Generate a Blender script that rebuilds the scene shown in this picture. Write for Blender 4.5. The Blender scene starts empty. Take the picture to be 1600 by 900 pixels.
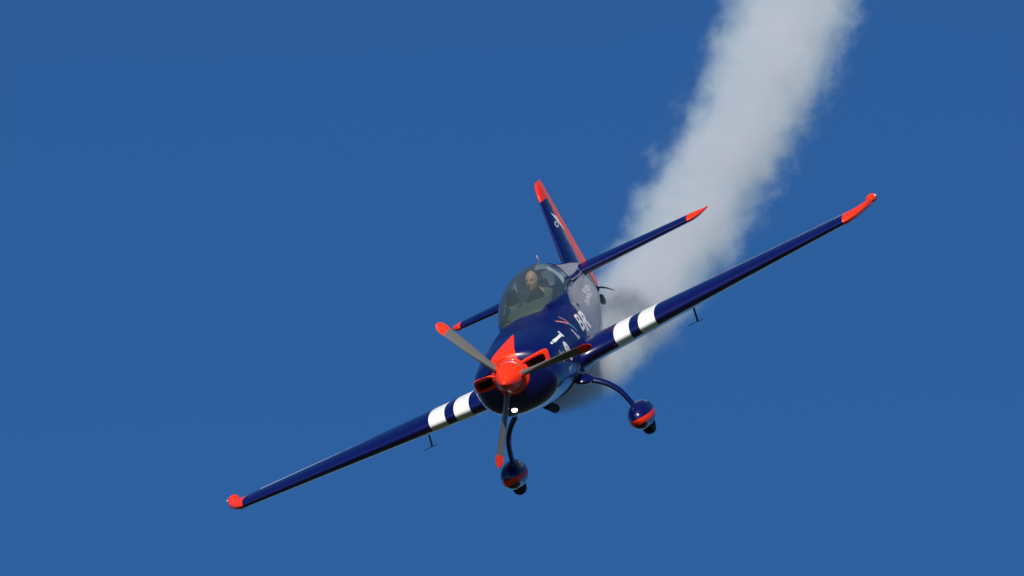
import bpy, bmesh, math, random
from mathutils import Vector, Matrix
random.seed(7)
S = bpy.context.scene
R_ = math.radians

# ------------------------------------------------------------------ camera
DIST = 150.0                       # metres from the photographer to the propeller
ELEV = R_(25)                      # the camera looks up at the aircraft
PX = 150.0                         # photo pixels per metre at that distance
cam_d = bpy.data.cameras.new('camera')
cam_d.sensor_width = 36.0
cam_d.lens = PX * DIST / 1600.0 * 36.0
cam_d.clip_start = 1.0
cam_d.clip_end = 60000.0
cam = bpy.data.objects.new('camera', cam_d)
S.collection.objects.link(cam)
CAM = Vector((0, 0, 1.7))
cam.location = CAM
cam.rotation_euler = (R_(90) + ELEV, 0, 0)
S.camera = cam
FWD = Vector((0, math.cos(ELEV), math.sin(ELEV)))
RIGHT = Vector((1, 0, 0))
UP = Vector((0, -math.sin(ELEV), math.cos(ELEV)))

# ------------------------------------------------------------------ sun and sky
SUN_DIR = Vector((-0.10, -0.85, 0.51)).normalized()      # towards the sun
sun_el = math.asin(SUN_DIR.z)
world = bpy.data.worlds.new('World')
S.world = world
world.use_nodes = True
wn = world.node_tree
wn.nodes.clear()
sky = wn.nodes.new('ShaderNodeTexSky')
sky.sky_type = 'NISHITA'
sky.sun_disc = False
sky.sun_elevation = sun_el
sky.sun_rotation = math.atan2(SUN_DIR.x, SUN_DIR.y)
sky.altitude = 1500
sky.air_density = 1.0
sky.dust_density = 0.0
sky.ozone_density = 10.0
bg = wn.nodes.new('ShaderNodeBackground')
bg.inputs['Strength'].default_value = 0.087
wo = wn.nodes.new('ShaderNodeOutputWorld')
hs_ = wn.nodes.new('ShaderNodeHueSaturation')       # the deep, saturated blue of a very clear day, over the whole sky
hs_.inputs['Saturation'].default_value = 1.078
wn.links.new(sky.outputs[0], hs_.inputs['Color'])
wn.links.new(hs_.outputs[0], bg.inputs['Color'])
wn.links.new(bg.outputs[0], wo.inputs['Surface'])
sun_d = bpy.data.lights.new('sun', 'SUN')
sun_d.energy = 4.8
sun_d.angle = R_(0.5)
sun_d.color = (1.0, 0.95, 0.88)
sun = bpy.data.objects.new('sun', sun_d)
S.collection.objects.link(sun)
sun.rotation_euler = SUN_DIR.to_track_quat('Z', 'Y').to_euler()
sun.location = (-30, -60, 80)
S.view_settings.view_transform = 'Standard'
S.view_settings.look = 'None'
S.view_settings.exposure = 0.0
S.view_settings.gamma = 1.0
S.cycles.volume_bounces = 6
S.cycles.volume_step_rate = 0.08
S.cycles.volume_max_steps = 400
S.cycles.transparent_max_bounces = 16
S.cycles.max_bounces = 10
S.cycles.use_denoising = True

# ------------------------------------------------------------------ materials
def new_mat(name):
    m = bpy.data.materials.new(name)
    m.use_nodes = True
    return m, m.node_tree, m.node_tree.nodes['Principled BSDF']

def paint(name, col, rough=0.35, coat=1.0, metallic=0.0, spec=0.5, vary=0.06, scale=6.0):
    """Paint with a little grain in colour and gloss."""
    m, nt, p = new_mat(name)
    p.inputs['Metallic'].default_value = metallic
    p.inputs['Specular IOR Level'].default_value = spec
    p.inputs['Coat Weight'].default_value = coat
    p.inputs['Coat Roughness'].default_value = 0.09
    tc = nt.nodes.new('ShaderNodeTexCoord')
    n = nt.nodes.new('ShaderNodeTexNoise')
    n.inputs['Scale'].default_value = scale
    n.inputs['Detail'].default_value = 6
    nt.links.new(tc.outputs['Object'], n.inputs['Vector'])
    mr = nt.nodes.new('ShaderNodeMapRange')
    mr.inputs['To Min'].default_value = 1 - vary
    mr.inputs['To Max'].default_value = 1 + vary
    nt.links.new(n.outputs[0], mr.inputs['Value'])
    mx = nt.nodes.new('ShaderNodeMix')
    mx.data_type = 'RGBA'
    mx.blend_type = 'MULTIPLY'
    mx.inputs['Factor'].default_value = 1
    mx.inputs['A'].default_value = (*col, 1)
    nt.links.new(mr.outputs[0], mx.inputs['B'])
    nt.links.new(mx.outputs['Result'], p.inputs['Base Color'])
    mr2 = nt.nodes.new('ShaderNodeMapRange')
    mr2.inputs['To Min'].default_value = rough * 0.85
    mr2.inputs['To Max'].default_value = rough * 1.15
    nt.links.new(n.outputs[0], mr2.inputs['Value'])
    nt.links.new(mr2.outputs[0], p.inputs['Roughness'])
    if 0.3 < coat < 0.9:                                  # slight ripple of the skins in the reflections
        n2 = nt.nodes.new('ShaderNodeTexNoise')
        n2.inputs['Scale'].default_value = 5.0
        n2.inputs['Detail'].default_value = 3
        nt.links.new(tc.outputs['Object'], n2.inputs['Vector'])
        b = nt.nodes.new('ShaderNodeBump')
        b.inputs['Strength'].default_value = 0.6
        b.inputs['Distance'].default_value = 0.004
        nt.links.new(n2.outputs[0], b.inputs['Height'])
        nt.links.new(b.outputs[0], p.inputs['Normal'])
        nt.links.new(b.outputs[0], p.inputs['Coat Normal'])
    return m

NAVY_C = (0.0022, 0.0045, 0.075)
SILVER_C = (0.25, 0.253, 0.275)
NAVY = paint('navy_paint', NAVY_C, 0.30, coat=0.6, spec=0.35)
RED = paint('red_paint', (0.95, 0.036, 0.004), 0.42, coat=0.15, spec=0.25)
WHITE = paint('white_paint', (0.88, 0.87, 0.82), 0.40, coat=0.2, spec=0.3)
SILVER = paint('silver_paint', SILVER_C, 0.45, coat=0.2, spec=0.3)
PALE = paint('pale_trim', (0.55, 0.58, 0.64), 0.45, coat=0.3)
BLACK = paint('black_matt', (0.010, 0.010, 0.011), 0.6, coat=0.0)
RUBBER = paint('tyre_rubber', (0.013, 0.013, 0.014), 0.75, coat=0.0, spec=0.3)
SOOT = paint('exhaust_steel', (0.02, 0.018, 0.018), 0.7, coat=0.0, spec=0.1)
BLADE = paint('blade_grey', (0.13, 0.127, 0.118), 0.30, coat=0.3)
METAL = paint('bare_metal', (0.62, 0.62, 0.62), 0.25, coat=0.0, metallic=1.0)
TUB = paint('cockpit_grey_green', (0.042, 0.056, 0.044), 0.7, coat=0.0)
SEATM = paint('seat_fabric', (0.03, 0.035, 0.035), 0.85, coat=0.0)
SKIN = paint('skin', (0.58, 0.29, 0.20), 0.5, coat=0.0, vary=0.10, scale=25)
SUIT = paint('suit_fabric', (0.075, 0.095, 0.060), 0.85, coat=0.0, vary=0.2, scale=20)
DARKBLUE = paint('dark_blue_print', (0.010, 0.014, 0.07), 0.4)
PINK = paint('pink_print', (0.75, 0.28, 0.26), 0.4)
LIGHTBLUE = paint('light_blue_print', (0.24, 0.38, 0.60), 0.4)
GREYP = paint('grey_print', (0.16, 0.17, 0.20), 0.4)
SEAM = paint('panel_gap', (0.004, 0.005, 0.02), 0.7, coat=0.0)

def two_tone(name, kind):
    """Navy nose, silver rear; the line between them leans back towards the top."""
    m = paint(name, NAVY_C, 0.34, coat=0.2, spec=0.3)
    nt = m.node_tree
    p = nt.nodes['Principled BSDF']
    old = p.inputs['Base Color'].links[0].from_socket
    tc = nt.nodes.new('ShaderNodeTexCoord')
    sp = nt.nodes.new('ShaderNodeSeparateXYZ')
    nt.links.new(tc.outputs['Object'], sp.inputs[0])
    a = nt.nodes.new('ShaderNodeMath'); a.operation = 'MULTIPLY_ADD'
    nt.links.new(sp.outputs['Z'], a.inputs[0]); a.inputs[1].default_value = -0.9; a.inputs[2].default_value = -2.98
    b = nt.nodes.new('ShaderNodeMath'); b.operation = 'ADD'
    nt.links.new(sp.outputs['Y'], b.inputs[0]); nt.links.new(a.outputs[0], b.inputs[1])
    c = nt.nodes.new('ShaderNodeMapRange')
    c.inputs['From Min'].default_value = -0.006; c.inputs['From Max'].default_value = 0.006
    nt.links.new(b.outputs[0], c.inputs['Value'])
    mx = nt.nodes.new('ShaderNodeMix'); mx.data_type = 'RGBA'
    nt.links.new(c.outputs[0], mx.inputs['Factor'])
    nt.links.new(old, mx.inputs['A'])
    mx.inputs['B'].default_value = (*SILVER_C, 1)
    nt.links.new(mx.outputs['Result'], p.inputs['Base Color'])
    return m
BODY = two_tone('body_paint', 0)

def emit(name, col, s):
    m, nt, p = new_mat(name)
    p.inputs['Base Color'].default_value = (*col, 1)
    p.inputs['Emission Color'].default_value = (*col, 1)
    p.inputs['Emission Strength'].default_value = s
    p.inputs['Roughness'].default_value = 0.2
    return m
LAMP = emit('lit_lamp', (1.0, 0.96, 0.98), 6.0)
LENS = paint('clear_lens', (0.8, 0.8, 0.8), 0.08, coat=1.0)

def glass():
    m = bpy.data.materials.new('canopy_glass')
    m.use_nodes = True
    nt = m.node_tree
    nt.nodes.clear()
    o = nt.nodes.new('ShaderNodeOutputMaterial')
    t = nt.nodes.new('ShaderNodeBsdfTransparent'); t.inputs[0].default_value = (0.72, 0.84, 0.82, 1)
    g = nt.nodes.new('ShaderNodeBsdfGlossy'); g.inputs['Roughness'].default_value = 0.03
    g.inputs['Color'].default_value = (0.9, 1, 0.97, 1)
    f = nt.nodes.new('ShaderNodeFresnel'); f.inputs[0].default_value = 1.5
    a = nt.nodes.new('ShaderNodeMath'); a.operation = 'MULTIPLY_ADD'
    a.inputs[1].default_value = 0.9; a.inputs[2].default_value = 0.05
    a.use_clamp = True
    nt.links.new(f.outputs[0], a.inputs[0])
    mx = nt.nodes.new('ShaderNodeMixShader')
    nt.links.new(a.outputs[0], mx.inputs[0])
    nt.links.new(t.outputs[0], mx.inputs[1]); nt.links.new(g.outputs[0], mx.inputs[2])
    # faint film of dust on the perspex
    d = nt.nodes.new('ShaderNodeBsdfDiffuse'); d.inputs[0].default_value = (0.35, 0.45, 0.42, 1)
    mx2 = nt.nodes.new('ShaderNodeMixShader'); mx2.inputs[0].default_value = 0.08
    nt.links.new(mx.outputs[0], mx2.inputs[1]); nt.links.new(d.outputs[0], mx2.inputs[2])
    nt.links.new(mx2.outputs[0], o.inputs[0])
    return m
GLASS = glass()

# ------------------------------------------------------------------ helpers
COL = S.collection

def mesh_obj(name, bm, mats, parent=None, smooth=True, sharp=35, label=None):
    bmesh.ops.recalc_face_normals(bm, faces=bm.faces)
    me = bpy.data.meshes.new(name)
    bm.to_mesh(me); bm.free()
    for m in (mats if isinstance(mats, (list, tuple)) else [mats]):
        me.materials.append(m)
    if smooth:
        me.polygons.foreach_set('use_smooth', [True] * len(me.polygons))
        me.set_sharp_from_angle(angle=R_(sharp))
    o = bpy.data.objects.new(name, me)
    COL.objects.link(o)
    if parent:
        o.parent = parent
    if label:
        o['label'] = label
    return o

def loft(bm, rings, cap0=True, cap1=True, closed=True, mat=None):
    vs = [[bm.verts.new(p) for p in r] for r in rings]
    n = len(vs[0])
    for i in range(len(vs) - 1):
        for j in range(n if closed else n - 1):
            k = (j + 1) % n
            try:
                f = bm.faces.new((vs[i][j], vs[i][k], vs[i + 1][k], vs[i + 1][j]))
                if mat:
                    f.material_index = mat(i, j)
            except ValueError:
                pass
    if cap0: 
        f = bm.faces.new(vs[0])
        if mat: f.material_index = mat(0, 0)
    if cap1:
        f = bm.faces.new(vs[-1])
        if mat: f.material_index = mat(len(vs) - 2, 0)
    return vs

def tube(bm, pts, radii, seg=12, flat=1.0, axis=Vector((0, 1, 0)), caps=True):
    """Tube along pts; flat scales the section along axis (streamlined legs)."""
    pts = [Vector(p) for p in pts]
    rings = []
    for i, p in enumerate(pts):
        d = (pts[min(i + 1, len(pts) - 1)] - pts[max(i - 1, 0)]).normalized()
        a = (axis - d * axis.dot(d))
        if a.length < 1e-4:
            a = Vector((1, 0, 0)) - d * d.x
        a.normalize()
        b = d.cross(a)
        r = radii[i] if isinstance(radii, (list, tuple)) else radii
        rings.append([p + a * (math.cos(t) * r * flat) + b * (math.sin(t) * r)
                      for t in [2 * math.pi * k / seg for k in range(seg)]])
    loft(bm, rings, caps, caps)

def ellipsoid(bm, c, r, seg=20, rings=12, rot=None):
    m = Matrix.Translation(Vector(c)) @ (rot or Matrix.Identity(4)) @ Matrix.Diagonal((*r, 1))
    bmesh.ops.create_uvsphere(bm, u_segments=seg, v_segments=rings, radius=1, matrix=m)

def pchip(tab, y):
    """Monotone cubic through a table of (y, v, v, ...)."""
    n = len(tab)
    if y <= tab[0][0]: return tab[0][1:]
    if y >= tab[-1][0]: return tab[-1][1:]
    i = 0
    while tab[i + 1][0] < y: i += 1
    out = []
    for c in range(1, len(tab[0])):
        def sl(k): return (tab[k + 1][c] - tab[k][c]) / (tab[k + 1][0] - tab[k][0])
        def tg(k):
            if k == 0: return sl(0)
            if k == n - 1: return sl(n - 2)
            a, b = sl(k - 1), sl(k)
            return 0 if a * b <= 0 else 2 * a * b / (a + b)
        h = tab[i + 1][0] - tab[i][0]
        t = (y - tab[i][0]) / h
        a, b, m0, m1 = tab[i][c], tab[i + 1][c], tg(i) * h, tg(i + 1) * h
        out.append((2*t**3 - 3*t**2 + 1)*a + (t**3 - 2*t**2 + t)*m0 + (-2*t**3 + 3*t**2)*b + (t**3 - t**2)*m1)
    return out

def frange(a, b, n): return [a + (b - a) * i / (n - 1) for i in range(n)]

# ------------------------------------------------------------------ ground far below (gives the dark underside reflections)
def ground_mat():
    m, nt, p = new_mat('airfield_grass')
    tc = nt.nodes.new('ShaderNodeTexCoord')
    n = nt.nodes.new('ShaderNodeTexNoise'); n.inputs['Scale'].default_value = 0.01; n.inputs['Detail'].default_value = 10
    nt.links.new(tc.outputs['Object'], n.inputs['Vector'])
    cr = nt.nodes.new('ShaderNodeValToRGB')
    cr.color_ramp.elements[0].position = 0.35; cr.color_ramp.elements[0].color = (0.022, 0.032, 0.012, 1)
    cr.color_ramp.elements[1].position = 0.7; cr.color_ramp.elements[1].color = (0.06, 0.065, 0.03, 1)
    nt.links.new(n.outputs[0], cr.inputs[0]); nt.links.new(cr.outputs[0], p.inputs['Base Color'])
    p.inputs['Roughness'].default_value = 0.95
    p.inputs['Specular IOR Level'].default_value = 0.1
    return m
bm = bmesh.new()
bmesh.ops.create_grid(bm, x_segments=40, y_segments=40, size=25000)
g = mesh_obj('ground', bm, ground_mat(), smooth=False)
g['kind'] = 'structure'

# ------------------------------------------------------------------ aircraft frame: x along the wing, y aft from spinner tip, z up
tilt = R_(25.35)
rr = RIGHT * math.cos(tilt) + UP * math.sin(tilt)
uu = -RIGHT * math.sin(tilt) + UP * math.cos(tilt)
ca, cb = 0.204, 0.077
ey = rr * ca + uu * cb + FWD * math.sqrt(1 - ca * ca - cb * cb)
ex = rr * ey.dot(FWD) - FWD * ca
ex.normalize()
ez = ex.cross(ey).normalized()
ORG = CAM + FWD * DIST + RIGHT * ((787 - 800) / PX) - UP * ((601 - 450) / PX)
FRAME = Matrix(((ex.x, ey.x, ez.x, ORG.x), (ex.y, ey.y, ez.y, ORG.y), (ex.z, ey.z, ez.z, ORG.z), (0, 0, 0, 1)))
air = bpy.data.objects.new('aerobatic_plane', None)
COL.objects.link(air)
air.matrix_world = FRAME
air['label'] = 'navy blue aerobatic propeller plane with red spinner and white wing stripes, banking in flight'
air['category'] = 'airplane'

# ------------------------------------------------------------------ fuselage
#        y     halfw  ztop   zbot   n
FUS = [(0.50, 0.195, 0.195, -0.200, 2.0),
       (0.53, 0.285, 0.225, -0.280, 2.1),
       (0.58, 0.372, 0.240, -0.345, 2.2),
       (0.68, 0.440, 0.254, -0.405, 2.25),
       (0.85, 0.480, 0.268, -0.450, 2.3),
       (1.20, 0.500, 0.292, -0.488, 2.4),
       (1.70, 0.495, 0.325, -0.500, 2.5),
       (2.30, 0.470, 0.372, -0.508, 2.6),
       (2.90, 0.440, 0.385, -0.505, 2.6),
       (3.60, 0.395, 0.390, -0.480, 2.3),
       (4.10, 0.350, 0.395, -0.440, 2.15),
       (4.60, 0.300, 0.400, -0.385, 2.1),
       (5.20, 0.232, 0.405, -0.290, 2.1),
       (5.80, 0.150, 0.400, -0.180, 2.1),
       (6.15, 0.085, 0.385, -0.095, 2.1),
       (6.36, 0.035, 0.360, -0.040, 2.0)]

def fus_pt(y, th, off=0.0):
    w, zt, zb, n = pchip(FUS, y)
    zc = -0.06 + 0.05 * min(max((y - 3.5) / 2.5, 0), 1)
    c, s = math.cos(th), math.sin(th)
    h = (zt - zc) if s >= 0 else (zc - zb)
    return Vector(((w + off) * math.copysign(abs(c) ** (2 / n), c), y, zc + (h + off) * math.copysign(abs(s) ** (2 / n), s)))

def side_x(y, z):
    w, zt, zb, n = pchip(FUS, y)
    zc = -0.06 + 0.05 * min(max((y - 3.5) / 2.5, 0), 1)
    h = (zt - zc) if z >= zc else (zc - zb)
    q = min(abs(z - zc) / h, 0.999)
    return w * (1 - q ** n) ** (1 / n)

def front_y(x, z):
    """y at which the nose surface reaches (x, z)."""
    lo, hi = 0.50, 1.6
    for _ in range(40):
        mid = (lo + hi) / 2
        w, zt, zb, n = pchip(FUS, mid)
        zc = -0.06
        h = (zt - zc) if z >= zc else (zc - zb)
        inside = (abs(x) / w) ** n + (abs(z - zc) / h) ** n < 1
        if inside: hi = mid
        else: lo = mid
    return hi

COWL_END = 1.52
SEG = 120
def ths(k=SEG): return [2 * math.pi * i / k for i in range(k)]
# engine cowling
bm = bmesh.new()
cy = [0.50, 0.508, 0.52, 0.54, 0.565, 0.60, 0.65, 0.71, 0.78] + frange(0.86, COWL_END - 0.006, 10)
loft(bm, [[fus_pt(y, t, 0.004) for t in ths()] for y in cy], True, True)
HX0, HX1, HZ0, HZ1 = 0.165, 0.410, -0.026, 0.088      # the two intake mouths are cut through the nose
for sx in (-1, 1):
    for co, no in (((sx * HX0, 0, 0), (1, 0, 0)), ((sx * HX1, 0, 0), (1, 0, 0)), ((0, 0, HZ0), (0, 0, 1)), ((0, 0, HZ1), (0, 0, 1))):
        bmesh.ops.bisect_plane(bm, geom=bm.verts[:] + bm.edges[:] + bm.faces[:], plane_co=co, plane_no=no)
dead = [f for f in bm.faces if HX0 < abs(f.calc_center_median().x) < HX1 and HZ0 < f.calc_center_median().z < HZ1
        and 0.5 < f.calc_center_median().y < 1.0]
bmesh.ops.delete(bm, geom=dead, context='FACES')
cowl = mesh_obj('engine_cowling', bm, NAVY, air)
# main body, cut open at the cockpit
bm = bmesh.new()
fy = frange(COWL_END + 0.002, 6.36, 60)
CK0, CK1 = 2.88, 4.25
rings = [[fus_pt(y, t) for t in ths()] for y in fy]
vs = loft(bm, rings, True, True)
dead = []
for f in bm.faces:
    c = f.calc_center_median()
    if CK0 < c.y < CK1 and c.z > 0.345 and abs(c.x) < 0.33 * (1 - 0.25 * max(0, c.y - 3.3)):
        dead.append(f)
bmesh.ops.delete(bm, geom=dead, context='FACES')
fus = mesh_obj('fuselage', bm, BODY, air)
# dark joint between cowling and body
bm = bmesh.new()
loft(bm, [[fus_pt(y, t, -0.006) for t in ths()] for y in (COWL_END - 0.02, COWL_END + 0.02)], False, False)
mesh_obj('panel_joint', bm, SEAM, air)

# cockpit inside
bm = bmesh.new()
loft(bm, [[fus_pt(y, t, -0.02) * 1.0 for t in frange(math.pi * 0.80, math.pi * 2.2, 40)] for y in frange(CK0 - 0.1, CK1 + 0.1, 14)],
     False, False, closed=False)
mesh_obj('cockpit_lining', bm, TUB, air)
CAN = [(2.22, 0.150, 0.362),
       (2.32, 0.245, 0.425),
       (2.45, 0.305, 0.500),
       (2.65, 0.345, 0.590),
       (2.95, 0.365, 0.680),
       (3.30, 0.362, 0.726),
       (3.65, 0.328, 0.730),
       (3.95, 0.285, 0.702),
       (4.20, 0.248, 0.662),
       (4.42, 0.222, 0.622)]
CB = 0.26
def can_pt(y, t, off=0.0):
    w, zt = pchip(CAN, y)
    n = 2.25
    c, s = math.cos(t), math.sin(t)
    # the sides lean outwards a little above the sill
    return Vector(((w + off) * math.copysign(abs(c) ** (2 / n), c), y, CB + (zt + off - CB) * abs(s) ** (2 / n)))
bm = bmesh.new()
rg = []
for y in frange(2.235, 2.92, 16):
    w, zt = pchip(CAN, y)
    top = min(zt - 0.014, 0.400 + 0.045 * (y - 2.235))
    rg.append([Vector((w * 0.955 * math.copysign(abs(math.cos(t)) ** 0.8, math.cos(t)), y, 0.330 + (top - 0.330) * max(0, math.sin(t)) ** 0.9)) for t in frange(0, math.pi, 25)])
loft(bm, rg, False, True, closed=False)
dash = mesh_obj('instrument_hood', bm, TUB, air)
for x, z in ((-0.14, 0.33), (0.0, 0.34), (0.14, 0.33), (-0.07, 0.24), (0.07, 0.24)):
    bm = bmesh.new()
    bmesh.ops.create_cone(bm, cap_ends=True, segments=20, radius1=0.038, radius2=0.038, depth=0.02,
                          matrix=Matrix.Translation((x, 2.93, z)) @ Matrix.Rotation(R_(90), 4, 'X'))
    mesh_obj('dial', bm, BLACK, dash)
# seat: back, headrest, bucket
bm = bmesh.new()
loft(bm, [[Vector((w * math.cos(t) , y0 + 0.05 * math.sin(t), z)) for t in ths(16)] for (w, y0, z) in
          ((0.20, 3.78, -0.18), (0.225, 3.83, 0.05), (0.22, 3.88, 0.28), (0.16, 3.91, 0.37))])
seat = mesh_obj('seat', bm, SEATM, air)
bm = bmesh.new()
bmesh.ops.create_cube(bm, size=1, matrix=Matrix.Translation((0.0, 3.94, 0.46)) @ Matrix.Diagonal((0.18, 0.06, 0.17, 1)))
bmesh.ops.bevel(bm, geom=bm.edges[:], offset=0.03, segments=3, affect='EDGES')
mesh_obj('headrest', bm, SEATM, seat)
for sx in (-1, 1):
    bm = bmesh.new()
    tube(bm, [(sx * 0.07, 3.86, 0.40), (sx * 0.09, 3.62, 0.36), (sx * 0.08, 3.52, 0.18), (sx * 0.05, 3.50, 0.0)], 0.022, 6, 0.3)
    mesh_obj('harness_strap', bm, GREYP, seat)

# ------------------------------------------------------------------ canopy
arc = frange(0, math.pi, 41)
def rail_t(y):
    w, zt = pchip(CAN, y)
    q = (min(0.372 - 0.025 * (y - 2.23), CB + 0.45 * (zt - CB)) - CB) / (zt - CB)
    return math.asin(min(0.98, max(0.0, q) ** 1.125))
bm = bmesh.new()
loft(bm, [[can_pt(y, t) for t in frange(rail_t(y), math.pi - rail_t(y), 37)] for y in frange(2.22, 4.38, 36)], False, False, closed=False)
canopy = mesh_obj('canopy', bm, GLASS, air)
for sgn in (1, -1):                                       # painted skirt between the glass and the body
    bm = bmesh.new()
    rg = []
    for y in frange(2.40, 4.40, 30):
        ts = frange(0.0, rail_t(y), 6)
        ring = [can_pt(y, t, 0.004) for t in ts]
        ring = [Vector((ring[0].x, y, 0.12))] + ring + [can_pt(y, ts[-1], -0.015), Vector((ring[0].x - 0.02, y, 0.12))]
        rg.append([Vector((sgn * p.x, p.y, p.z)) for p in ring])
    loft(bm, rg, True, True)
    mesh_obj('canopy_skirt', bm, BODY, air)
bm = bmesh.new()   # front arch of the glass
tube(bm, [can_pt(2.23, t, 0.002) for t in arc], 0.012, 8)
for sgn in (0, math.pi):
    tube(bm, [can_pt(y, abs(sgn - rail_t(y)), 0.0) for y in frange(2.24, 4.38, 24)], 0.012, 8)
mesh_obj('canopy_frame', bm, DARKBLUE, canopy)
bm = bmesh.new()   # pale hoop behind the pilot, inside the glass
lf = [[can_pt(y, t, o) for t in arc] for (y, o) in ((4.10, -0.010), (4.10, -0.062), (4.14, -0.062), (4.14, -0.010))]
loft(bm, lf + [lf[0]], False, False, closed=False)
mesh_obj('rear_hoop', bm, PALE, canopy)
bm = bmesh.new()   # dark rear rim of the glass
lf = [[can_pt(y, t, o) for t in arc] for (y, o) in ((4.375, 0.006), (4.40, 0.006), (4.40, -0.02), (4.375, -0.02))]
loft(bm, lf + [lf[0]], False, False, closed=False)
mesh_obj('canopy_rim', bm, NAVY, canopy)
# turtle deck behind the canopy
bm = bmesh.new()
TD = [(4.40, 0.226, 0.624, 2.25), (4.6, 0.212, 0.585, 2.1), (5.0, 0.185, 0.520, 1.9), (5.5, 0.140, 0.455, 1.8), (5.95, 0.095, 0.40, 1.8)]
rg = []
for y in frange(4.402, 5.95, 24):
    w, zt, n = pchip(TD, y)
    rg.append([Vector((w * math.copysign(abs(math.cos(t)) ** (2 / n), math.cos(t)), y, 0.24 + (zt - 0.24) * abs(math.sin(t)) ** (2 / n))) for t in frange(0, math.pi, 33)])
loft(bm, rg, True, True, closed=False)
turtle = mesh_obj('turtle_deck', bm, [SILVER, NAVY], air)
bm = bmesh.new()  # navy spine strip along its crest
rg = []
for y in frange(4.42, 5.75, 20):
    w, zt, n = pchip(TD, y)
    hw = 0.05
    rg.append([Vector((w * math.copysign(abs(math.cos(t)) ** (2 / n), math.cos(t)), y, 0.244 + (zt - 0.24) * abs(math.sin(t)) ** (2 / n))) for t in frange(R_(66), R_(114), 11)])
loft(bm, rg, False, False, closed=False)
mesh_obj('spine_stripe', bm, NAVY, turtle)
# whip antenna
bm = bmesh.new()
tube(bm, [(0, 4.42, 0.610), (-0.002, 4.43, 0.65), (-0.004, 4.45, 0.70), (-0.006, 4.47, 0.735)], [0.012, 0.009, 0.006, 0.004], 8)
mesh_obj('antenna', bm, DARKBLUE, air)

# ------------------------------------------------------------------ spinner
bm = bmesh.new()
prof = [(0.004, 0.0), (0.018, 0.010), (0.034, 0.030), (0.060, 0.075), (0.088, 0.135), (0.113, 0.20), (0.134, 0.27), (0.150, 0.34), (0.160, 0.41), (0.165, 0.465)]
loft(bm, [[Vector((r * math.cos(t), y, r * math.sin(t))) for t in ths(48)] for (r, y) in prof])
spinner = mesh_obj('spinner', bm, RED, air)
bm = bmesh.new()
loft(bm, [[Vector((r * math.cos(t), y, r * math.sin(t))) for t in ths(48)] for (r, y) in ((0.166, 0.467), (0.171, 0.470), (0.171, 0.486), (0.160, 0.490))])
mesh_obj('backplate', bm, METAL, spinner)
bm = bmesh.new()   # red collar of the cowling round the spinner
loft(bm, [[Vector((r * math.cos(t), y, r * 1.0 * math.sin(t))) for t in ths(48)] for (r, y) in ((0.172, 0.489), (0.186, 0.489), (0.197, 0.497), (0.206, 0.515), (0.17, 0.52))])
mesh_obj('spinner_collar', bm, RED, cowl)
# ------------------------------------------------------------------ propeller, three blades at rest
def blade_ring(r, chord, thick, pitch, n=20):
    cp, sp_ = math.cos(pitch), math.sin(pitch)
    out = []
    for k in range(n):
        a = 2 * math.pi * k / n
        u = 0.5 * chord * math.cos(a)
        v = 0.5 * thick * math.sin(a) * (1 - 0.35 * math.cos(a))
        out.append(Vector((u * cp - v * sp_, u * sp_ + v * cp, r)))
    return out
def blade_section(r):
    t = (r - 0.13) / 0.82
    ch = 0.080 + 0.055 * math.sin(min(1, t * 1.35) * math.pi * 0.62)
    if r > 0.86: ch *= math.sqrt(max(0.04, 1 - ((r - 0.86) / 0.092) ** 2))
    th = 0.055 * (1 - t) ** 1.5 + 0.010
    pitch = R_(70) - R_(28) * t ** 0.8
    return ch, th, pitch
def make_blade(mats):
    bm = bmesh.new()
    loft(bm, [blade_ring(r, *blade_section(r)) for r in frange(0.13, 0.815, 26)])
    b = mesh_obj('propeller_blade', bm, BLADE, air)
    bm = bmesh.new()
    loft(bm, [blade_ring(r, *blade_section(r)) for r in [0.8155, 0.83, 0.85, 0.87, 0.885, 0.90, 0.915, 0.93, 0.94, 0.947, 0.95]])
    t = mesh_obj('blade_tip', bm, RED, b)
    bm = bmesh.new()
    loft(bm, [blade_ring(r, 0.085 - 0.1 * (r - 0.12), 0.075 - 0.1 * (r - 0.12), R_(62)) for r in (0.10, 0.14, 0.17, 0.185)])
    c = mesh_obj('blade_cuff', bm, RED, b)
    return b
b0 = make_blade(None)
HUB = Vector((0, 0.345, 0))
def place_blade(o, ang):
    o.location = HUB
    o.rotation_euler = (0, R_(90 - ang), 0)
place_blade(b0, -3)
for ang in (117, 237):
    o = b0.copy(); COL.objects.link(o)
    o.parent = air
    for ch in b0.children:
        c = ch.copy(); COL.objects.link(c); c.parent = o
    place_blade(o, ang)

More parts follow.
